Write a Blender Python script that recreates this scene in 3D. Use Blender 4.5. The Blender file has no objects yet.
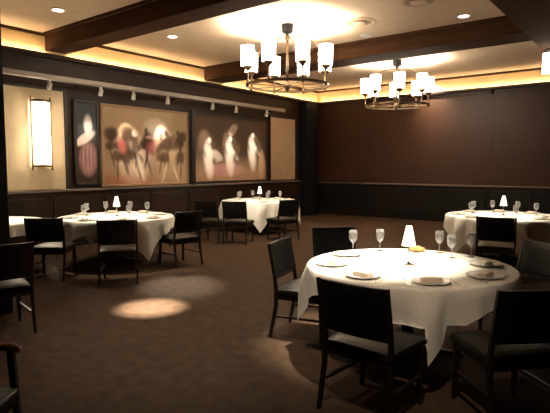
import bpy, bmesh, math, random
from mathutils import Vector, Matrix
random.seed(7)
PI = math.pi
S = bpy.context.scene
COL = S.collection
cos, sin = math.cos, math.sin

# ------------------------------------------------------------------ materials
MATS = {}
def mat(name, col=(.5,.5,.5), rough=.5, metal=0., emis=None, estr=0., noise=None, bump=0., spec=.5, coat=0.):
    m = bpy.data.materials.new(name); m.use_nodes = True
    nt = m.node_tree; b = nt.nodes['Principled BSDF']
    b.inputs['Base Color'].default_value = (*col, 1)
    b.inputs['Roughness'].default_value = rough
    b.inputs['Metallic'].default_value = metal
    b.inputs['Specular IOR Level'].default_value = spec
    b.inputs['Coat Weight'].default_value = coat
    if emis:
        b.inputs['Emission Color'].default_value = (*emis, 1)
        b.inputs['Emission Strength'].default_value = estr
    if noise:
        sc, amt, stretch = noise
        tc = nt.nodes.new('ShaderNodeTexCoord'); mp = nt.nodes.new('ShaderNodeMapping')
        mp.inputs['Scale'].default_value = stretch
        n = nt.nodes.new('ShaderNodeTexNoise'); n.inputs['Scale'].default_value = sc; n.inputs['Detail'].default_value = 4
        r = nt.nodes.new('ShaderNodeValToRGB')
        lo = tuple(c*(1-amt) for c in col); hi = tuple(min(1, c*(1+amt)) for c in col)
        r.color_ramp.elements[0].position = .3; r.color_ramp.elements[1].position = .7
        r.color_ramp.elements[0].color = (*lo, 1); r.color_ramp.elements[1].color = (*hi, 1)
        nt.links.new(tc.outputs['Object'], mp.inputs['Vector']); nt.links.new(mp.outputs['Vector'], n.inputs['Vector'])
        nt.links.new(n.outputs['Fac'], r.inputs['Fac']); nt.links.new(r.outputs['Color'], b.inputs['Base Color'])
        if bump:
            bp = nt.nodes.new('ShaderNodeBump'); bp.inputs['Strength'].default_value = bump; bp.inputs['Distance'].default_value = .01
            nt.links.new(n.outputs['Fac'], bp.inputs['Height']); nt.links.new(bp.outputs['Normal'], b.inputs['Normal'])
    MATS[name] = m
    return m
mat('carpet', (.058,.032,.017), .85, noise=(9,.28,(1,1,1)), bump=.25, spec=.25)
mat('plaster', (.62,.46,.32), .9, noise=(3,.05,(1,1,1)), spec=.2)
mat('wall_wood', (.028,.0125,.006), .45, noise=(4,.3,(6,6,.5)), spec=.3)
mat('back_wood', (.046,.019,.009), .40, noise=(4,.2,(5,5,.4)), spec=.3)
mat('wainscot_wood', (.0085,.0068,.0065), .5, noise=(4,.3,(5,5,.4)), spec=.25)
mat('beam_wood', (.062,.028,.013), .85, noise=(3,.22,(.6,5,5)), spec=.08)
mat('black_paint', (.006,.006,.008), .6, spec=.3)
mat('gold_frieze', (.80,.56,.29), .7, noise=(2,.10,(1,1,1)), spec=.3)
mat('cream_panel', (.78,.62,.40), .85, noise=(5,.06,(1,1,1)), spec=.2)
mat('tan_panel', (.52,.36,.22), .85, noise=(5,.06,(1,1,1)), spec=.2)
mat('ledge', (.16,.12,.095), .35)
mat('rail_metal', (.30,.26,.22), .45, .4)
mat('lamp_white', (.75,.72,.66), .4)
mat('dark_metal', (.035,.028,.022), .35, .8)
mat('grey_metal', (.16,.15,.14), .4, .7)
mat('bronze', (.17,.115,.065), .38, .7)
mat('silver', (.75,.73,.70), .18, 1.)
mat('linen', (.86,.82,.72), .9, noise=(60,.03,(1,1,1)), spec=.15)
mat('napkin', (.80,.69,.56), .9, noise=(60,.04,(1,1,1)), spec=.15)
mat('china', (.86,.84,.80), .2, coat=.3)
mat('bread', (.50,.27,.09), .8, noise=(30,.3,(1,1,1)))
mat('chair_black', (.0075,.007,.0065), .5, noise=(40,.3,(1,1,1)), spec=.35)
mat('chair_maroon', (.022,.006,.008), .5, noise=(40,.3,(1,1,1)), spec=.35)
mat('chair_seat', (.015,.0135,.012), .42, noise=(40,.25,(1,1,1)), spec=.5)
mat('chair_wood', (.016,.009,.006), .4, noise=(6,.3,(4,4,.6)), spec=.5)
mat('arm_wood', (.42,.20,.10), .28, noise=(6,.3,(4,4,.6)), spec=.5)
mat('table_wood', (.03,.018,.012), .5)
mat('frame_dark', (.018,.011,.008), .45)
mat('frame_tan', (.34,.21,.11), .5)
WARM = (1.0,.86,.66)
mat('shade_glow', (.9,.88,.82), .6, emis=(1,.90,.74), estr=17.)
mat('sconce_glow', (.9,.86,.78), .6, emis=(1,.84,.62), estr=24.)
mat('candle_shade', (.88,.86,.78), .7, emis=(1,.90,.74), estr=.7)
mat('lens_glow', (.9,.9,.9), .5, emis=(1,.9,.75), estr=8.)
mat('strip_glow', (.9,.9,.9), .5, emis=(1,.77,.46), estr=36.)
def glass_mat():
    m = bpy.data.materials.new('clear_glass'); m.use_nodes = True; nt = m.node_tree
    for n in list(nt.nodes): nt.nodes.remove(n)
    o = nt.nodes.new('ShaderNodeOutputMaterial'); mx = nt.nodes.new('ShaderNodeMixShader')
    t = nt.nodes.new('ShaderNodeBsdfTransparent'); t.inputs['Color'].default_value = (.93,.93,.93,1)
    g = nt.nodes.new('ShaderNodeBsdfGlossy'); g.inputs['Roughness'].default_value = .05
    lw = nt.nodes.new('ShaderNodeLayerWeight'); lw.inputs['Blend'].default_value = .35
    nt.links.new(lw.outputs['Fresnel'], mx.inputs['Fac']); nt.links.new(t.outputs[0], mx.inputs[1])
    nt.links.new(g.outputs[0], mx.inputs[2])
    df = nt.nodes.new('ShaderNodeBsdfDiffuse'); df.inputs['Color'].default_value = (.9,.9,.9,1)
    tl = nt.nodes.new('ShaderNodeBsdfTranslucent'); tl.inputs['Color'].default_value = (.9,.9,.9,1)
    ad = nt.nodes.new('ShaderNodeMixShader'); ad.inputs['Fac'].default_value = .5
    m2 = nt.nodes.new('ShaderNodeMixShader'); m2.inputs['Fac'].default_value = .16
    nt.links.new(df.outputs[0], ad.inputs[1]); nt.links.new(tl.outputs[0], ad.inputs[2])
    nt.links.new(mx.outputs[0], m2.inputs[1]); nt.links.new(ad.outputs[0], m2.inputs[2])
    nt.links.new(m2.outputs[0], o.inputs['Surface'])
    MATS['glass'] = m
glass_mat()
def vcol_mat():
    m = bpy.data.materials.new('oil_paint'); m.use_nodes = True; nt = m.node_tree
    b = nt.nodes['Principled BSDF']; b.inputs['Roughness'].default_value = .55
    b.inputs['Specular IOR Level'].default_value = .25
    a = nt.nodes.new('ShaderNodeVertexColor'); a.layer_name = 'Col'
    nt.links.new(a.outputs['Color'], b.inputs['Base Color']); MATS['paint'] = m
vcol_mat()

# ------------------------------------------------------------------ mesh helpers
class MB:
    def __init__(s): s.bm = bmesh.new()
    def box(s, x0,x1,y0,y1,z0,z1, M=None):
        r = bmesh.ops.create_cube(s.bm, size=1)
        for v in r['verts']:
            v.co = Vector(((x0+x1)/2+v.co.x*(x1-x0), (y0+y1)/2+v.co.y*(y1-y0), (z0+z1)/2+v.co.z*(z1-z0)))
            if M: v.co = M @ v.co
        return s
    def bar(s, a, b, w, d=None, w2=None, d2=None):      # tapered square bar a->b
        a, b = Vector(a), Vector(b); d = d or w; w2 = w2 or w; d2 = d2 or d
        t = (b-a).normalized(); u = t.cross(Vector((0,1,0)))
        if u.length < 1e-3: u = Vector((1,0,0))
        u.normalize(); v = t.cross(u)
        q = []
        for p, ww, dd in ((a,w,d),(b,w2,d2)):
            q.append([s.bm.verts.new(p+u*ww/2*i+v*dd/2*j) for i,j in ((-1,-1),(1,-1),(1,1),(-1,1))])
        for i in range(4):
            s.bm.faces.new((q[0][i], q[0][(i+1)%4], q[1][(i+1)%4], q[1][i]))
        s.bm.faces.new(q[0][::-1]); s.bm.faces.new(q[1]); return s
    def tube(s, pts, r, n=8, closed=False):
        pts = [Vector(p) for p in pts]; rings = []; N = len(pts)
        for i, p in enumerate(pts):
            if closed: t = pts[(i+1)%N]-pts[i-1]
            else: t = pts[min(i+1,N-1)]-pts[max(i-1,0)]
            t.normalize(); up = Vector((0,0,1)) if abs(t.z) < .95 else Vector((1,0,0))
            u = t.cross(up).normalized(); v = u.cross(t)
            rr = r[i] if isinstance(r,(list,tuple)) else r
            rings.append([s.bm.verts.new(p+u*rr*cos(2*PI*k/n)+v*rr*sin(2*PI*k/n)) for k in range(n)])
        for i in range(N if closed else N-1):
            A, B = rings[i], rings[(i+1)%N]
            for k in range(n): s.bm.faces.new((A[k],A[(k+1)%n],B[(k+1)%n],B[k]))
        if not closed: s.bm.faces.new(rings[0][::-1]); s.bm.faces.new(rings[-1])
        return s
    def lathe(s, prof, n=24, c=(0,0,0)):
        rings = []
        for r, z in prof:
            if r < 1e-5: rings.append([s.bm.verts.new((c[0],c[1],c[2]+z))])
            else: rings.append([s.bm.verts.new((c[0]+r*cos(2*PI*k/n), c[1]+r*sin(2*PI*k/n), c[2]+z)) for k in range(n)])
        for A, B in zip(rings, rings[1:]):
            for k in range(n):
                k2 = (k+1)%n
                if len(A)==1 and len(B)==1: continue
                if len(A)==1: s.bm.faces.new((A[0],B[k2],B[k]))
                elif len(B)==1: s.bm.faces.new((A[k],A[k2],B[0]))
                else: s.bm.faces.new((A[k],A[k2],B[k2],B[k]))
        return s
    def build(s, name, m, parent=None, smooth=False, bevel=0., seg=2, subsurf=0, solid=0., kind=None):
        bmesh.ops.recalc_face_normals(s.bm, faces=s.bm.faces)
        me = bpy.data.meshes.new(name); s.bm.to_mesh(me); s.bm.free()
        me.materials.append(MATS[m])
        if smooth:
            for p in me.polygons: p.use_smooth = True
        o = bpy.data.objects.new(name, me); COL.objects.link(o)
        if parent: o.parent = parent
        if solid:
            k = o.modifiers.new('solid','SOLIDIFY'); k.thickness = solid; k.offset = -1
        if bevel:
            k = o.modifiers.new('bevel','BEVEL'); k.width = bevel; k.segments = seg; k.limit_method = 'ANGLE'
        if subsurf:
            k = o.modifiers.new('sub','SUBSURF'); k.levels = subsurf; k.render_levels = subsurf
        if kind: o['kind'] = kind
        return o
def tag(o, label, cat, group=None):
    o['label'] = label; o['category'] = cat
    if group: o['group'] = group
    return o
def thing(name, label, cat, loc=(0,0,0), rz=0, group=None):
    o = bpy.data.objects.new(name, None); COL.objects.link(o)
    o.location = loc; o.rotation_euler = (0,0,rz); o.empty_display_size = .1
    return tag(o, label, cat, group)
def dup(root, loc, rz, label, group=None):
    r = root.copy(); COL.objects.link(r); r.location = loc; r.rotation_euler = (0,0,rz)
    r['label'] = label
    if group: r['group'] = group
    for ch in root.children:
        c = ch.copy(); COL.objects.link(c); c.parent = r
        for g in ch.children:
            d = g.copy(); COL.objects.link(d); d.parent = c
    return r

# ------------------------------------------------------------------ the room
XL, YB, XR, YF = -9.3, 14.3, 5.2, -2.4
ZC, ZB, ZW = 4.05, 3.74, 3.66        # ceiling, beam underside, top of the dark wall
NT = [0]
def trim(mb, m, bevel=.004):
    NT[0] += 1
    return mb.build('trim_%d' % NT[0], m, bevel=bevel, kind='structure')
MB().box(XL-.2,XR+.2,YF-.2,YB+.2,-.15,0).build('floor','carpet',kind='structure')
MB().box(XL-.2,XR+.2,YF-.2,YB+.2,ZC,ZC+.15).build('ceiling','plaster',kind='structure')
MB().box(XL-.2,XL,YF-.2,YB+.2,0,ZC).build('wall_left','wall_wood',kind='structure')
b = MB(); b.box(XL,XR,YB,YB+.2,0,ZC); b.build('wall_back','back_wood',kind='structure')
MB().box(XR,XR+.2,YF-.2,YB+.2,0,ZC).build('wall_right','wall_wood',kind='structure')
MB().box(XL,XR,YF-.2,YF,0,ZC).build('wall_front','wall_wood',kind='structure')
# wing wall at the left edge of the view
MB().box(XL,-5.55,2.2,2.5,0,ZC).build('wall_wing','black_paint',kind='structure',bevel=.01)
# frieze (lit gold band) left and back, with a cornice over it
trim(MB().box(XL,XL+.03,YF,YB,ZW,ZC-.05),'gold_frieze')
trim(MB().box(XL+.03,XR,YB-.03,YB,ZW,ZC-.05),'gold_frieze')
trim(MB().box(XL,XL+.06,2.5,YB,ZC-.04,ZC-.001).box(XL+.06,-1.93,YB-.06,YB,ZC-.04,ZC-.001),'beam_wood')
# cove ledge that hides the strip lights
trim(MB().box(XL,XL+.13,2.5,YB,ZW-.05,ZW).box(XL+.115,XL+.13,2.5,YB,ZW,ZW+.018)
     .box(XL+.13,XR,YB-.13,YB,ZW-.05,ZW).box(XL+.13,XR,YB-.13,YB-.115,ZW,ZW+.018),'wall_wood')
# ceiling beams across the room and the long soffit down its right side
trim(MB().box(XL+.03,-1.93,4.95,5.38,ZB,ZC),'beam_wood',.01)
trim(MB().box(XL+.03,-1.93,9.05,9.72,ZB,ZC),'beam_wood',.01)
trim(MB().box(-1.93,XR,YF,YB-.03,ZB,ZC),'beam_wood',.01)
# thin crown mouldings where the beams meet the ceiling
for y, s in ((4.95,-1),(5.38,1),(9.05,-1),(9.72,1)):
    trim(MB().box(XL+.1,-1.93,min(y,y+s*.06),max(y,y+s*.06),ZC-.05,ZC-.001),'beam_wood')
# back wall panelling: stiles and rails
b = MB()
for x in (-9.28,-7.45,-5.6,-3.75,-1.95,-.1,1.75,3.6): b.box(x-.05,x+.05,YB-.008,YB,1.06,ZW-.05)
b.box(XL,XR,YB-.008,YB,ZW-.16,ZW-.05).box(XL,XR,YB-.008,YB,1.06,1.16)
trim(b,'back_wood')
b = MB().box(XL,XR,YB-.05,YB,0,1.02)
x = -9.2
while x < XR-.9:
    b.box(x,x+.95,YB-.07,YB-.05,.22,.92); x += 1.1
trim(b,'wainscot_wood')
trim(MB().box(XL,XR,YB-.13,YB,1.02,1.06),'ledge',.006)
# left wall wainscot and picture ledge
b = MB().box(XL,XL+.04,2.5,YB-.07,0,1.09); y = 2.7
while y < YB-1.3:
    b.box(XL+.04,XL+.06,y,y+1.0,.22,.98); y += 1.15
trim(b,'wall_wood')
trim(MB().box(XL,XL+.12,2.5,YB-.14,1.09,1.135),'ledge',.006)
# black pilaster in the far left corner
trim(MB().box(XL+.0,XL+.30,13.22,13.9,0,ZW-.05),'black_paint',.01)
trim(MB().box(XL+.13,XL+.17,8.50,8.60,1.135,2.95),'frame_dark')
# pale fabric wall panels
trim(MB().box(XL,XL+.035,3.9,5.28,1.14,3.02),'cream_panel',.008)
trim(MB().box(XL,XL+.035,11.72,12.98,1.17,3.02),'tan_panel',.008)
trim(MB().box(XL,XL+.06,5.28,5.33,1.14,3.02).box(XL,XL+.06,11.67,11.72,1.14,3.02)
     .box(XL,XL+.06,3.9,5.33,3.02,3.06).box(XL,XL+.06,11.67,13.03,3.02,3.06).box(XL,XL+.06,12.98,13.03,1.14,3.02),'frame_dark')
MB().box(XL,XL+.07,2.5,13.2,0,.14).build('baseboard_left','wainscot_wood',kind='structure')
MB().box(XL+.07,XR,YB-.09,YB,0,.14).build('baseboard_back','wainscot_wood',kind='structure')

# cove strip lights lying on the ledges
def strip(name, mb, label): return tag(mb.build(name,'strip_glow'), label, 'strip light')
strip('cove_strip_light', MB().box(XL+.07,XL+.10,2.6,4.93,ZW+.001,ZW+.016), 'warm cove strip light on left wall ledge nearer than the first ceiling beam')
strip('cove_strip_light', MB().box(XL+.07,XL+.10,5.40,9.02,ZW+.001,ZW+.016), 'warm cove strip light on left wall ledge between the two ceiling beams')
strip('cove_strip_light', MB().box(XL+.07,XL+.10,9.75,14.1,ZW+.001,ZW+.016), 'warm cove strip light on left wall ledge in the far ceiling bay')
strip('cove_strip_light', MB().box(XL+.2,-1.95,YB-.10,YB-.07,ZW+.001,ZW+.016), 'warm cove strip light along the ledge over the dark back wall')

# ------------------------------------------------------------------ paintings
def blob(u, v, cx, cy, rx, ry, ang=0):
    x, y = u-cx, v-cy; c, s = cos(ang), sin(ang)
    return ((x*c+y*s)/rx)**2 + ((-x*s+y*c)/ry)**2
def smooth(d, soft=.5): return max(0., min(1., (1+soft-d)/(2*soft)))
def mixc(a, b, t): return tuple(p*(1-t)+q*t for p, q in zip(a, b))
def painting(label, y0, y1, z0, z1, fn, framem, fw=.05, group='paintings on the left wall'):
    W, H = y1-y0, z1-z0
    root = thing('framed_painting', label, 'painting', (XL, (y0+y1)/2, z0), 0, group)
    f = MB(); a, t = W/2, fw
    f.box(0,.07,-a,a,0,t).box(0,.07,-a,a,H-t,H).box(0,.07,-a,-a+t,t,H-t).box(0,.07,a-t,a,t,H-t)
    f.build('frame', framem, root, bevel=.008)
    bm = bmesh.new(); n1 = max(24,int(W*52)); n2 = int(H*52); L = bm.loops.layers.float_color.new('Col')
    g = [[bm.verts.new((.045, -a+t+(W-2*t)*i/n1, t+(H-2*t)*j/n2)) for i in range(n1+1)] for j in range(n2+1)]
    cc = {}
    for j in range(n2+1):
        for i in range(n1+1):
            c = fn(i/n1, j/n2); k = 1+random.uniform(-.10,.10)
            cc[g[j][i]] = tuple(min(1,max(0,q*k)) for q in c)
    for j in range(n2):
        for i in range(n1):
            fc = bm.faces.new((g[j][i],g[j][i+1],g[j+1][i+1],g[j+1][i]))
            for lp in fc.loops: lp[L] = (*cc[lp.vert],1)
    # a thin stretcher edge behind the picture gives the canvas its thickness
    me = bpy.data.meshes.new('canvas'); bm.to_mesh(me); bm.free(); me.materials.append(MATS['paint'])
    o = bpy.data.objects.new('canvas', me); COL.objects.link(o); o.parent = root
    k = o.modifiers.new('s','SOLIDIFY'); k.thickness = .02; k.offset = -1
    return root
def paint_one(u, v):                       # a pale bust in pink on a blue-grey dark
    c = mixc((.05,.03,.02),(.06,.07,.085), smooth(blob(u,v,.5,.85,.7,.35)))
    c = mixc(c,(.42,.22,.20), smooth(blob(u,v,.55,.30,.42,.20),.5))
    c = mixc(c,(.80,.62,.55), smooth(blob(u,v,.42,.56,.48,.065,.15),.4))
    c = mixc(c,(.70,.66,.62), smooth(blob(u,v,.58,.72,.20,.13),.5))
    for k in range(4): c = mixc(c,(.10,.05,.045), .7*smooth(blob(u,v,.22+.19*k,.34,.03,.16),.6))
    return c
RID = random.Random(21)
HORSES = [(RID.choice((.08,.13,.22,.30,.37,.47,.66,.74,.80,.88,.92))+RID.uniform(-.03,.03), RID.uniform(.34,.66), RID.uniform(.03,.065), RID.uniform(.05,.11), RID.uniform(-.8,.8)) for _ in range(30)]
def paint_two(u, v):                       # dark riders and horses on a tan ground
    c = mixc((.40,.26,.15),(.52,.37,.23), v)
    c = mixc(c,(.44,.18,.11), .8*smooth(blob(u,v,.12,.0,.5,.12)))
    c = mixc(c,(.90,.80,.68), .8*smooth(blob(u,v,.60,.76,.12,.12,.4),.95))
    c = mixc(c,(.74,.54,.40), .8*smooth(blob(u,v,.36,.35,.18,.30),.8))
    c = mixc(c,(.36,.26,.10), .6*smooth(blob(u,v,.90,.80,.10,.25),.8))
    for k,(x,y,a,b_,g) in enumerate(HORSES):
        c = mixc(c,(.07,.036,.02), .9*smooth(blob(u,v,x,y,a*1.15,b_*1.1,g),.7))
        if k % 2 == 0:
            c = mixc(c,(.10,.055,.03), .75*smooth(blob(u,v,x+.01,y-b_-.11,.012,.15,.3*g),.6))
            c = mixc(c,(.07,.04,.025), .85*smooth(blob(u,v,x+.01,min(.84,y+b_+.05),.022,.045),.5))
        elif k % 3 == 0: c = mixc(c,(.78,.60,.46), .7*smooth(blob(u,v,x+.03,y-.2,.022,.12,g),.6))
    c = mixc(c,(.38,.10,.08), .85*smooth(blob(u,v,.20,.50,.045,.10,.2),.7))
    c = mixc(c,(.40,.11,.11), .85*smooth(blob(u,v,.54,.50,.06,.10,-.2),.7))
    c = mixc(c,(.80,.55,.50), .8*smooth(blob(u,v,.57,.64,.09,.03,.1),.6))
    c = mixc(c,(.86,.72,.58), .8*smooth(blob(u,v,.41,.22,.026,.17,.2),.6))
    c = mixc(c,(.82,.70,.58), .8*smooth(blob(u,v,.35,.68,.035,.05),.6))
    c = mixc(c,(.72,.56,.42), .7*smooth(blob(u,v,.70,.14,.016,.14,-.2),.6))
    c = mixc(c,(.72,.56,.42), .7*smooth(blob(u,v,.85,.13,.016,.13,.3),.6))
    return c
def paint_three(u, v):                     # three pale figures on a brown dark
    c = mixc((.34,.20,.12),(.085,.052,.034), min(1,max(0,(v-.12)/.30)))
    c = mixc(c,(.46,.24,.20), smooth(blob(u,v,.40,.17,.26,.10),.5))
    for x,h in ((.17,.46),(.45,.50),(.78,.58)):
        c = mixc(c,(.86,.74,.66), smooth(blob(u,v,x,h-.14,.055,.25,.06),.8))
        c = mixc(c,(.80,.70,.62), .9*smooth(blob(u,v,x+.05,h-.05,.03,.12,.5),.8))
        c = mixc(c,(.74,.62,.54), .85*smooth(blob(u,v,x+.01,h+.17,.024,.045),.7))
        c = mixc(c,(.14,.08,.05), .75*smooth(blob(u,v,x+.10,h-.05,.03,.14,-.3),.7))
        c = mixc(c,(.12,.07,.045), .6*smooth(blob(u,v,x-.07,h+.02,.02,.12,.3),.7))
    c = mixc(c,(.60,.50,.43), smooth(blob(u,v,.28,.40,.05,.10,.6),.5))
    c = mixc(c,(.40,.30,.24), smooth(blob(u,v,.50,.82,.05,.10,-.4),.5))
    c = mixc(c,(.52,.34,.20), smooth(blob(u,v,.93,.25,.05,.25),.5))
    return c
painting('narrow dark painting of a pale figure in pink, beside the glowing sconce', 5.47,6.02,1.2,2.9, paint_one,'frame_dark')
painting('wide tan painting of dark riders and horses on the left wall', 6.06,8.46,1.15,2.88, paint_two,'frame_tan')
painting('dark brown painting of three pale figures, farthest of the paintings', 8.64,11.55,1.15,2.90, paint_three,'frame_dark')

# ------------------------------------------------------------------ sconce
sc = thing('wall_sconce','tall glowing white wall sconce on the cream panel at left','wall lamp',(XL+.035,4.80,1.57))
MB().box(0,.04,-.10,.10,0,1.24).build('backplate','bronze',sc,bevel=.005)
b = MB(); n = 14
prev = None
for k in range(n+1):
    a = -PI/2+PI*k/n; p = (.04+.13*cos(a), .155*sin(a))
    q = (b.bm.verts.new((*p,.05)), b.bm.verts.new((*p,1.19)))
    if prev: b.bm.faces.new((prev[0],q[0],q[1],prev[1]))
    prev = q
b.build('shade','sconce_glow',sc,smooth=True,solid=.006)
for z, nm in ((0,'bottom_cap'),(1.20,'top_cap')):
    b = MB(); ring = []
    for zz in (z,z+.04):
        ring.append([b.bm.verts.new((.04+.14*cos(-PI/2+PI*k/n), .175*sin(-PI/2+PI*k/n), zz)) for k in range(n+1)])
    for k in range(n): b.bm.faces.new((ring[0][k],ring[0][k+1],ring[1][k+1],ring[1][k]))
    b.bm.faces.new((ring[0][n],ring[0][0],ring[1][0],ring[1][n])); b.bm.faces.new(ring[0][::-1]); b.bm.faces.new(ring[1])
    b.build(nm,'bronze',sc)
for s in (-1,1):
    MB().box(.03,.055,s*.185-.012,s*.185+.012,-.06,1.30).build('side_bar','bronze',sc)

# ------------------------------------------------------------------ track lighting rail on the left wall
XT, ZT = -8.78, 3.17
tr = thing('track_rail','long grey lighting track rail above the paintings','track rail',(XT,0,ZT))
MB().box(-.05,.05,2.52,11.75,-.045,.045).build('rail','rail_metal',tr,bevel=.008)
for y in (3.2,5.6,8.1,10.2,11.6): MB().box(XL-XT,-.05,y-.02,y+.02,-.015,.015).box(XL-XT,XL-XT+.02,y-.06,y+.06,-.06,.06).build('bracket','dark_metal',tr)
def lamp_obj(name, kind, loc, energy, target=None, size=1., blend=.6, rad=.05, col=(1,.88,.70)):
    l = bpy.data.lights.new(name, kind); l.energy = energy; l.color = col; l.shadow_soft_size = rad
    if kind == 'SPOT': l.spot_size = size; l.spot_blend = blend
    o = bpy.data.objects.new(name, l); COL.objects.link(o); o.location = loc
    if target is not None:
        o.rotation_euler = (Vector(target)-Vector(loc)).to_track_quat('-Z','Y').to_euler()
    return o
words = ['above the cream sconce panel','above the narrow dark painting','above the left end of the tan riders painting','above the right end of the tan riders painting','above the left part of the dark figures painting','above the middle of the dark figures painting','above the right edge of the dark figures painting']
for k,(y,ty,e) in enumerate(((4.75,4.7,60),(5.78,5.75,60),(6.55,6.75,125),(7.45,7.75,125),(8.85,9.1,125),(9.70,10.0,125),(10.95,10.95,95))):
    h = thing('track_spotlight','small white track spotlight '+words[k],'spotlight',(XT,y,ZT-.047),0,'track spotlights')
    t = Vector((XL+.05, ty, 1.95)); p = Vector((XT,y,ZT-.15)); d = (t-p).normalized()
    MB().box(-.02,.02,-.02,.02,-.05,0).tube([(0,0,-.04),(0,0,-.10)],.010).build('stem','lamp_white',h)
    c = Vector((0,0,-.105))
    MB().tube([c-d*.06,c-d*.05,c+d*.05,c+d*.06],[.025,.038,.045,.045],12).build('lamp_head','lamp_white',h,smooth=False)
    MB().tube([c+d*.0605,c+d*.063],[.036,.036],12).build('lens','lens_glow',h)
    if e: lamp_obj('track_spot','SPOT',p+d*.08,e,t,math.radians(48),.9,.03)

# ------------------------------------------------------------------ chandeliers
def make_chandelier(loc, label):
    root = thing('chandelier',label,'chandelier',loc,.2,'ring chandeliers')      # loc = point on the ceiling; everything hangs from it
    MB().lathe([(0,0),(.10,0),(.10,-.13),(.07,-.15),(0,-.15)],20).build('canopy','black_paint',root)
    MB().tube([(0,0,-.14),(0,0,-1.08)],.022,10).lathe([(0,-1.16),(.035,-1.13),(.06,-1.06),(.035,-.99),(.022,-.98)],16).lathe([(.022,-.16),(.05,-.19),(.05,-.25),(.022,-.28)],16).build('stem','bronze',root,smooth=True)
    R, zr = .72, -1.05
    ring = MB()
    for r1, r2, z1, z2 in ((R-.014,R+.014,zr-.018,zr+.018),(R-.10,R-.085,zr-.010,zr+.010)):
        pr = [(r1,z1),(r2,z1),(r2,z2),(r1,z2),(r1,z1)]; ring.lathe(pr,48)
    ring.build('ring','bronze',root)
    for k in range(8):
        a = 2*PI*k/8; c, s = cos(a), sin(a)
        pts = []
        for i in range(13):
            t = i/12; r = .02+.70*(sin(t*PI/2)**1.3); z = -.22+.03*sin(t*PI)-(1.05-.24)*t**2.6
            pts.append((r*c, r*s, z))
        if k % 2 == 0: MB().tube(pts,.011,6).build('arm','bronze',root,smooth=True)
        MB().tube([(.03*c,.03*s,-1.06),(.70*c,.70*s,-1.05)],.010,6).build('spoke','bronze',root)
        hd = MB().lathe([(0,-1.10),(.03,-1.08),(.022,-1.0),(.014,-.96),(.014,-.84),(.05,-.80),(.085,-.765),(.085,-.75),(0,-.75)],14,(R*c,R*s,0)).build('candle_holder','bronze',root,smooth=False)
        sh = MB().lathe([(.112,-.75),(.118,-.42),(.112,-.42),(.106,-.75)],20,(R*c,R*s,0)).build('lamp_shade','shade_glow',root,smooth=True)
    return root
CH = [(-5.35,7.25),(-5.08,11.2)]
ch = make_chandelier((*CH[0],ZC),'large ring chandelier with glowing white shades in the nearer ceiling bay')
dup(ch,(*CH[1],ZC),.5,'smaller looking ring chandelier with glowing shades in the far ceiling bay')
# the bulb inside every shade shines up out of its open top
for (cx,cy),a0,e in ((CH[0],.2,80),(CH[1],.5,70)):
    for k in range(8):
        a = a0+2*PI*k/8
        lamp_obj('bulb','POINT',(cx+.72*cos(a),cy+.72*sin(a),ZC-.53),e,rad=.03)
# the bright lamp at the far right end of the back wall frieze
pl = thing('pendant_lamp','bright white cylinder lamp at the far right, under the ceiling soffit','lamp',(-1.83,10.55,ZB))
MB().lathe([(0,0),(.05,0),(.05,-.03),(0,-.03)],16).tube([(0,0,-.02),(0,0,-.09)],.01).build('canopy','dark_metal',pl)
MB().lathe([(0,-.08),(.07,-.08),(.08,-.10),(.08,-.44),(0,-.44)],20).build('lamp_shade','shade_glow',pl)

# ------------------------------------------------------------------ ceiling fixtures
def downlight(x, y, z, label, glow=True):
    root = thing('recessed_downlight',label,'downlight',(x,y,z),0,'recessed ceiling downlights')
    MB().lathe([(.085,-.001),(.115,-.001),(.115,-.012),(.085,-.014),(.085,-.001)],24).build('trim_ring','lamp_white',root)
    MB().lathe([(0,-.003),(.084,-.003),(.084,-.006),(0,-.006)],24).build('lens','lens_glow' if glow else 'lamp_white',root)
    return root
downlight(-7.7,4.35,ZC,'small round downlight in the ceiling at upper left, before the first beam')
downlight(-7.55,6.55,ZC,'round downlight in the ceiling just beyond the first beam')
downlight(-2.75,8.6,ZC,'small bright downlight by the right end of the nearer ceiling bay')
downlight(-4.6,8.75,ZC,'unlit downlight close to the second beam, right of the large chandelier',False)
def vent(x, y, label):
    root = thing('ceiling_vent',label,'vent',(x,y,ZC),0,'round ceiling air vents')
    MB().lathe([(0,-.03),(.12,-.03),(.135,-.024),(.135,-.018),(0,-.018)],28).build('centre_disc','plaster',root)
    MB().lathe([(.22,-.001),(.29,-.001),(.30,-.008),(.28,-.014),(.23,-.010),(.22,-.006),(.22,-.001)],32).build('outer_ring','plaster',root)
    MB().lathe([(0,-.002),(.218,-.002),(.218,-.005),(0,-.005)],28).build('throat','frame_tan',root)
    return root
vent(-4.3,7.9,'round air vent in the ceiling right of the large chandelier')
vent(-3.05,7.45,'round air vent in the ceiling at the top right of the near bay')

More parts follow.
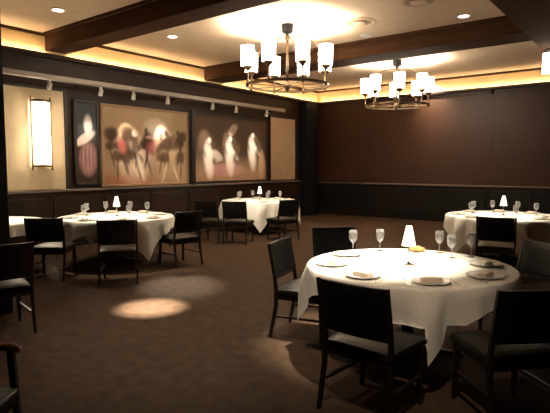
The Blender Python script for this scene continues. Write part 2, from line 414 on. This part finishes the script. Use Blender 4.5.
# ------------------------------------------------------------------ chairs (front is +Y, back panel at -Y)
def make_chair(label, fabric='chair_black'):
    root = thing('dining_chair',label,'chair')
    W, H = .50, .88
    sm = MB()
    n = 10; top = []; bot = []
    for j in range(n+1):
        rt, rb = [], []
        for i in range(n+1):
            u, v = i/n*2-1, j/n*2-1
            wx = W/2*(1+.03*v); d = .235
            z = .475-.030*(abs(u)**6+abs(v)**6)*.5+.012*(1-u*u)*(1-v*v)
            rt.append(sm.bm.verts.new((u*wx, v*d+.01, z))); rb.append(sm.bm.verts.new((u*wx, v*d+.01, .415)))
        top.append(rt); bot.append(rb)
    for j in range(n):
        for i in range(n):
            sm.bm.faces.new((top[j][i],top[j][i+1],top[j+1][i+1],top[j+1][i])); sm.bm.faces.new((bot[j][i],bot[j+1][i],bot[j+1][i+1],bot[j][i+1]))
    for k in range(n):
        sm.bm.faces.new((top[0][k],bot[0][k],bot[0][k+1],top[0][k+1])); sm.bm.faces.new((top[n][k],top[n][k+1],bot[n][k+1],bot[n][k]))
        sm.bm.faces.new((top[k][0],top[k+1][0],bot[k+1][0],bot[k][0])); sm.bm.faces.new((top[k][n],bot[k][n],bot[k+1][n],top[k+1][n]))
    sm.build('seat','chair_seat' if fabric=='chair_black' else 'chair_black',root,bevel=.008)
    MB().box(-.225,.225,.20,.222,.36,.415).box(-.225,.225,-.215,-.195,.36,.415).box(-.235,-.215,-.20,.21,.36,.415).box(.215,.235,-.20,.21,.36,.415).build('seat_frame','chair_wood',root,bevel=.004)
    # upholstered back, slightly curved and leaning
    bk = MB(); nx, nz = 10, 6; F = []; B = []
    for j in range(nz+1):
        t = j/nz; z = .545+(H-.545)*t; y0 = -.235-.055*t
        fr, br = [], []
        for i in range(nx+1):
            u = i/nx*2-1; cv = -.022*(1-u*u)
            e = .016*(1-u**6)*(1-(2*t-1)**6)
            fr.append(bk.bm.verts.new((u*.232, y0+.012+e+cv, z))); br.append(bk.bm.verts.new((u*.232, y0-.022-e*.4+cv, z)))
        F.append(fr); B.append(br)
    for j in range(nz):
        for i in range(nx):
            bk.bm.faces.new((F[j][i],F[j+1][i],F[j+1][i+1],F[j][i+1])); bk.bm.faces.new((B[j][i],B[j][i+1],B[j+1][i+1],B[j+1][i]))
    for i in range(nx):
        bk.bm.faces.new((F[0][i],F[0][i+1],B[0][i+1],B[0][i])); bk.bm.faces.new((F[nz][i],B[nz][i],B[nz][i+1],F[nz][i+1]))
    for j in range(nz):
        bk.bm.faces.new((F[j][0],B[j][0],B[j+1][0],F[j+1][0])); bk.bm.faces.new((F[j][nx],F[j+1][nx],B[j+1][nx],B[j][nx]))
    bk.build('backrest',fabric,root,smooth=False,bevel=.006)
    for s in (-1,1):
        MB().bar((s*.222,.20,.415),(s*.226,.215,0),.040,.040,.028,.028).build('leg','chair_wood',root,bevel=.004)
        b = MB(); pts = [(s*.245,-.285,0,.030),(s*.245,-.225,.30,.036),(s*.245,-.222,.46,.038),(s*.246,-.240,.60,.034),(s*.247,-.296,H+.004,.028)]
        rg = []
        for x,y,z,w in pts: rg.append([b.bm.verts.new((x+i*.013,y+j*w/2,z)) for i,j in ((-1,-1),(1,-1),(1,1),(-1,1))])
        for A,Bq in zip(rg,rg[1:]):
            for k in range(4): b.bm.faces.new((A[k],A[(k+1)%4],Bq[(k+1)%4],Bq[k]))
        b.bm.faces.new(rg[0][::-1]); b.bm.faces.new(rg[-1]); b.build('leg','chair_wood',root,bevel=.004)
    MB().box(-.235,.235,-.262,-.232,.545,.575).build('back_rail','chair_wood',root,bevel=.004)
    for s in (-1,1): MB().bar((s*.23,-.235,.20),(s*.225,.205,.20),.018,.024).build('stretcher','chair_wood',root)
    return root
FT, LT, RT_, DT, ST = (-1.70,4.05), (-7.2,4.98), (-2.15,9.1), (-7.80,9.45), (-8.12,3.36)
GRP = {'near':'chairs around the nearest table','left':'chairs by the left table','far':'chairs around the far table','right':'chairs around the right table','edge':'chairs at the left edge'}
chair0 = None
SEATS = []          # where the seats are, so that the cloth corners lie over them
def put_chair(back, face, label, grp, fabric='chair_black'):
    """back = floor point under the middle of the backrest; face = the way the sitter looks, degrees"""
    global chair0
    a = math.radians(face); rz = a-PI/2
    loc = (back[0]+.26*cos(a), back[1]+.26*sin(a), 0); SEATS.append((loc, rz))
    if fabric != 'chair_black':
        r = make_chair(label, fabric); r.location = loc; r.rotation_euler = (0,0,rz); r['group'] = GRP[grp]
    elif chair0 is None:
        chair0 = r = make_chair(label); r.location = loc; r.rotation_euler = (0,0,rz); r['group'] = GRP[grp]
    else: r = dup(chair0, loc, rz, label, GRP[grp])
    return r
put_chair((-1.49,2.72), 86, 'black dining chair at the front of the nearest table, left of the cloth corner','near')
put_chair((-.58,3.25), 137, 'black dining chair at the front right of the nearest table, cut by the frame','near')
put_chair((-2.89,3.85), 14, 'dark dining chair seen side on at the left of the nearest table','near')
put_chair((-3.02,5.02), -40, 'dark dining chair behind the nearest table at its back left','near')
put_chair((-.88,5.18), 236, 'dark dining chair behind the nearest table at its right','near')
put_chair((-5.75,3.98), 141, 'black dining chair in front of the middle of the left table','left')
put_chair((-6.74,3.50), 130, 'black dining chair at the front left of the left table','left')
put_chair((-5.94,5.42), 174, 'black dining chair at the right end of the left table','left')
put_chair((-6.85,7.50), 112, 'black dining chair at the front left of the far table','far')
put_chair((-6.26,8.55), 162, 'black dining chair at the right of the far table','far')
put_chair((-7.42,7.28), 108, 'black dining chair left of the one before the far table, nearer the wall','far')
put_chair((-1.84,7.42), 100, 'black dining chair in front of the right table','right')
put_chair((-4.78,2.08), 168, 'maroon backed dining chair at the left edge, before the small table','edge','chair_maroon')

# dark armchair in the near left corner
ac = thing('armchair','dark wooden armchair at the bottom left corner with a polished arm','armchair',(-2.64,.825,0),math.radians(-52))
MB().box(-.27,.27,-.25,.25,.36,.45).build('seat','chair_black',ac,bevel=.02,seg=3)
MB().box(-.27,.27,-.30,-.25,.45,.80).build('backrest','chair_black',ac,bevel=.02,seg=3)
for s in (-1,1):
    MB().tube([(s*.29,-.28,.64),(s*.30,-.10,.655),(s*.30,.08,.65),(s*.29,.20,.655),(s*.285,.25,.64)],[.018,.02,.02,.024,.018],8).build('armrest','arm_wood',ac,smooth=True)
    MB().bar((s*.29,.20,.65),(s*.28,.24,0),.036,.036,.03,.03).build('leg','chair_wood',ac,bevel=.004)
    MB().bar((s*.285,-.28,.80),(s*.28,-.32,0),.036,.036,.03,.03).build('leg','chair_wood',ac,bevel=.004)

# ------------------------------------------------------------------ tables and cloths
ZT0 = .75
def make_table(c, R, label, group='round dining tables'):
    root = thing('round_table',label,'table',(*c,0),.3,group)
    MB().lathe([(0,.72),(R-.02,.72),(R,.727),(R,.745),(R-.006,.75),(0,.75)],64).build('tabletop','table_wood',root)
    MB().lathe([(0,.03),(.09,.04),(.07,.10),(.05,.2),(.05,.6),(.10,.70),(.2,.72),(0,.72)],20).build('pedestal','dark_metal',root,smooth=False)
    for k in range(4):
        a = PI/2*k; MB().bar((.05*cos(a),.05*sin(a),.055),(.46*cos(a),.46*sin(a),.02),.05,.05,.04,.035).build('foot','dark_metal',root,bevel=.004)
    return root
def make_cloth(c, R, half, corner_deg, label, seed=0, round_drop=None):
    rnd = random.Random(seed); N = 240; a0 = math.radians(corner_deg)
    b = MB(); ph = [rnd.uniform(0,6.28) for _ in range(4)]
    rows = [0.0,.35,.7,.9,.985,1.0]; T = [.04,.12,.22,.34,.47,.6,.73,.86,1.]
    ctr = b.bm.verts.new((0,0,ZT0+.004)); prev = None; allr = []
    for rr in rows[1:]:
        allr.append([b.bm.verts.new((R*rr*cos(2*PI*k/N), R*rr*sin(2*PI*k/N), ZT0+.004)) for k in range(N)])
    for t in T:
        ring = []
        for k in range(N):
            th = 2*PI*k/N; q = (th-a0+PI/4) % (PI/2) - PI/4          # angle from nearest corner
            s = half/max(abs(cos(th-a0+PI/4)),abs(sin(th-a0+PI/4))) if round_drop is None else R+round_drop
            drop = max(s-R,.05); d = drop*t
            cf = math.exp(-(q/.33)**2)
            amp = (.055*cf+.018)*min(1,d/.22)
            fold = amp*cos(q*13) + .012*min(1,d/.2)*sin(th*23+ph[0]) + .008*min(1,d/.2)*sin(th*37+ph[1])
            r = R+.006+.016*min(1,t*4)+.035*d+fold*(.6)
            r = max(r, R+.008)
            z = ZT0+.004-d*.985
            wx, wy = c[0]+r*cos(th), c[1]+r*sin(th)
            for (sx,sy,_), sr in SEATS:
                lx = (wx-sx)*cos(sr)+(wy-sy)*sin(sr); ly = -(wx-sx)*sin(sr)+(wy-sy)*cos(sr)
                if abs(lx) < .29 and -.22 < ly < .285: z = max(z, .506-.004*t)
            ring.append(b.bm.verts.new((r*cos(th), r*sin(th), max(z,.01))))
        allr.append(ring)
    for k in range(N): b.bm.faces.new((ctr,allr[0][k],allr[0][(k+1)%N]))
    for A,Bq in zip(allr,allr[1:]):
        for k in range(N): b.bm.faces.new((A[k],A[(k+1)%N],Bq[(k+1)%N],Bq[k]))
    o = b.build('tablecloth','linen',smooth=True); o.location = (c[0],c[1],0)
    return tag(o,label,'tablecloth','white tablecloths')
TB = [ (FT,.855,1.0,-60,'nearest round table'), (LT,.92,1.10,-8,'left round table'), (RT_,.92,1.10,-32,'right round table'), (DT,.92,1.14,-50,'far round table') ]
for i,(c,R,h,cd,d) in enumerate(TB):
    make_table(c,R,'round pedestal table under a white cloth, the '+d)
    make_cloth(c,R,h,cd,'white square cloth hanging in points over the '+d,i)
make_table(ST,.74,'small round table under a cream cloth at the left edge')
make_cloth(ST,.74,.9,20,'cream cloth on the small table at the left edge',9,.18)

# ------------------------------------------------------------------ tableware
ZC0 = ZT0+.0045
def mk_plate():
    return tag(MB().lathe([(0,0),(.09,0),(.098,.004),(.137,.016),(.140,.019),(.136,.020),(.098,.009),(.09,.006),(0,.006)],32).build('dinner_plate','china',smooth=True),'x','plate')
def mk_napkin():
    b = MB(); b.box(-.04,.04,-.075,.075,0,.010).box(-.038,.036,-.073,.073,.010,.022).box(-.036,.026,-.07,.07,.022,.032)
    return tag(b.build('folded_napkin','napkin',bevel=.004),'x','napkin')
def mk_glass():
    return tag(MB().lathe([(0,.0),(.036,.0),(.036,.003),(.008,.008),(.005,.02),(.005,.085),(.012,.095),(.034,.115),(.043,.145),(.042,.175),(.036,.215),(.0345,.215),(.040,.175),(.041,.145),(.032,.118),(.010,.099),(0,.097)],24).build('wine_glass','glass',smooth=True),'x','wine glass')
def mk_fork():
    b = MB(); b.box(-.004,.004,-.10,.03,0,.003).box(-.011,.011,.03,.045,0,.003)
    for k in (-1.5,-.5,.5,1.5): b.box(k*.0063-.0018,k*.0063+.0018,.045,.095,0,.003)
    b.box(-.006,.006,-.10,-.03,0,.0035); return tag(b.build('fork','silver'),'x','fork')
def mk_knife():
    b = MB(); b.box(-.005,.005,-.11,.0,0,.004).box(-.009,.008,.0,.10,0,.0025).box(-.006,.006,.10,.115,0,.0025)
    return tag(b.build('table_knife','silver'),'x','knife')
protos = {}
def put(kind, maker, loc, rz, label, group):
    if kind not in protos: o = protos[kind] = maker()
    else: o = protos[kind].copy(); COL.objects.link(o)
    o.location = loc; o.rotation_euler = (0,0,rz); o['label'] = label; o['group'] = group
    return o
W8 = ['front','front right','right','back right','back','back left','left','front left']
def setting(c, R, desc, short, cutlery, glasses, off=0., skip=()):
    va = math.atan2(-c[1], -c[0])
    for k in range(8):
        if k in skip: continue
        a = va+off+k*PI/4; rz = a+PI/2; w = W8[k]
        P = lambda r, dx=0, z=0: (c[0]+r*cos(a)-dx*sin(a), c[1]+r*sin(a)+dx*cos(a), ZC0+z)
        rp = R-.20
        put('plate',mk_plate,P(rp),rz,'white dinner plate at the %s of the %s' % (w,desc),'plates on the '+short)
        put('napkin',mk_napkin,P(rp,0,.0068),rz+PI/2,'tan folded napkin on the plate at the %s of the %s' % (w,desc),'napkins on the '+short)
        if cutlery:
            put('fork',mk_fork,P(rp,-.175),rz+PI,'silver fork left of the plate at the %s of the %s' % (w,desc),'forks on the '+short)
            put('knife',mk_knife,P(rp,.17),rz+PI,'silver knife right of the plate at the %s of the %s' % (w,desc),'knives on the '+short)
        if k in glasses:
            put('glass',mk_glass,P(R-.40,.13),0,'clear stemmed wine glass set at the %s of the %s' % (w,desc),'wine glasses on the '+short)
def mk_lamp(c, desc):
    root = thing('table_lamp','small white cone shaded candle lamp in the middle of the '+desc,'table lamp',(*c,ZC0),0,'candle lamps on the tables')
    MB().lathe([(0,0),(.05,0),(.05,.008),(.012,.016),(.008,.03),(.008,.17),(0,.17)],20).build('base','silver',root)
    MB().lathe([(.060,.165),(.024,.335),(.021,.335),(.057,.165)],24).build('lamp_shade','candle_shade',root,smooth=True)
    return root
for (c,R,h,cd,d),cut in zip(TB,(True,False,False,False)):
    setting(c,R,d,d,cut,() if cut else (0,2,3,4,5,6),.25 if cut else .1,(3,4) if cut else ())
    mk_lamp(c,d)
def gl(x,y,label): put('glass',mk_glass,(x,y,ZC0),0,label,'wine glasses on the nearest round table')
for gx,gy,gt in ((-2.39,4.33,'clear stemmed wine glass leftmost on the nearest table, at its back left rim'),
                 (-2.21,4.55,'clear stemmed wine glass second from the left on the nearest table'),
                 (-1.70,4.79,'clear stemmed wine glass beside the bread roll, to its right, on the nearest table'),
                 (-1.52,4.60,'clear stemmed wine glass foremost of the three right of the nearest lamp'),
                 (-1.39,4.76,'clear stemmed wine glass farthest right on the nearest table')): gl(gx,gy,gt)
# bread plate with a roll behind the lamp
bp_ = thing('bread_plate','small plate with a tan bread roll behind the lamp on the nearest table','plate',(-1.90,4.72,ZC0))
MB().lathe([(0,0),(.05,0),(.085,.010),(.086,.013),(.05,.006),(0,.006)],28).build('plate','china',bp_,smooth=True)
b = MB(); bmesh.ops.create_uvsphere(b.bm,u_segments=18,v_segments=10,radius=1)
for v in b.bm.verts: v.co = Vector((v.co.x*.085, v.co.y*.05, .032+v.co.z*.027+.004*sin(v.co.x*9)))
b.build('bread_roll','bread',bp_,smooth=True)

# ------------------------------------------------------------------ lights (each sits in its ceiling fixture)
def table_spot(x, y, e, ang, label, target=None, blend=.7):
    downlight(x,y,ZC,label)
    lamp_obj('downlight','SPOT',(x,y,ZC-.03),e,target or (x,y,0),math.radians(ang),blend,.06)
def spot_from(x, y, e, ang, target, blend=.7):
    lamp_obj('downlight','SPOT',(x,y,ZC-.03),e,target,math.radians(ang),blend,.06)
table_spot(-2.0,4.2,2500,34,'recessed downlight over the nearest round table',(-2.02,4.12,.76),.8)
downlight(-.75,1.55,ZB,'added soffit fill light aimed at the front of the nearest table')
lamp_obj('downlight','SPOT',(-.75,1.55,ZB-.03),210,(-1.45,3.3,.55),math.radians(32),.9,.06,(1,.77,.57))  # unseen fill spot, added to brighten the hanging front of the cloth
table_spot(-4.55,3.55,10000,13,'recessed downlight over the bright pool on the carpet',(-4.52,3.55,0),1.)
spot_from(-7.55,6.55,2300,15,(-5.05,4.45,0),1.)
spot_from(-7.7,4.35,900,38,(-7.1,4.9,.76),.8)
spot_from(-2.75,8.6,900,38,(-2.2,8.95,.76),.8)
spot_from(-7.55,6.55,1500,30,(-7.7,9.3,.76),.8)
table_spot(-8.1,3.2,900,30,'recessed downlight over the small table at the left edge',(-8.1,3.3,.76),.8)
table_spot(-3.4,2.6,300,60,'recessed downlight over the open carpet left of the nearest table',(-3.5,3.3,0),1.)
table_spot(-5.5,13.8,420,84,'recessed downlight washing the top of the back wall',(-5.35,14.3,3.35),1.)

w = bpy.data.worlds.new('world'); S.world = w; w.use_nodes = True
w.node_tree.nodes['Background'].inputs[0].default_value = (.02,.018,.015,1)
w.node_tree.nodes['Background'].inputs[1].default_value = .05

# ------------------------------------------------------------------ camera
cd = bpy.data.cameras.new('camera'); cd.lens = 36*503/550; cd.sensor_width = 36; cd.clip_start = .05
cam = bpy.data.objects.new('camera', cd); COL.objects.link(cam)
cam.location = (0,0,1.6); cam.rotation_euler = (math.radians(90-4.66), 0, math.radians(37.8))
S.camera = cam
S.view_settings.view_transform = 'Standard'; S.view_settings.look = 'None'
S.view_settings.exposure = 0.; S.view_settings.gamma = 1.; S.view_settings.use_curve_mapping = False
S.cycles.max_bounces = 8; S.cycles.use_denoising = True
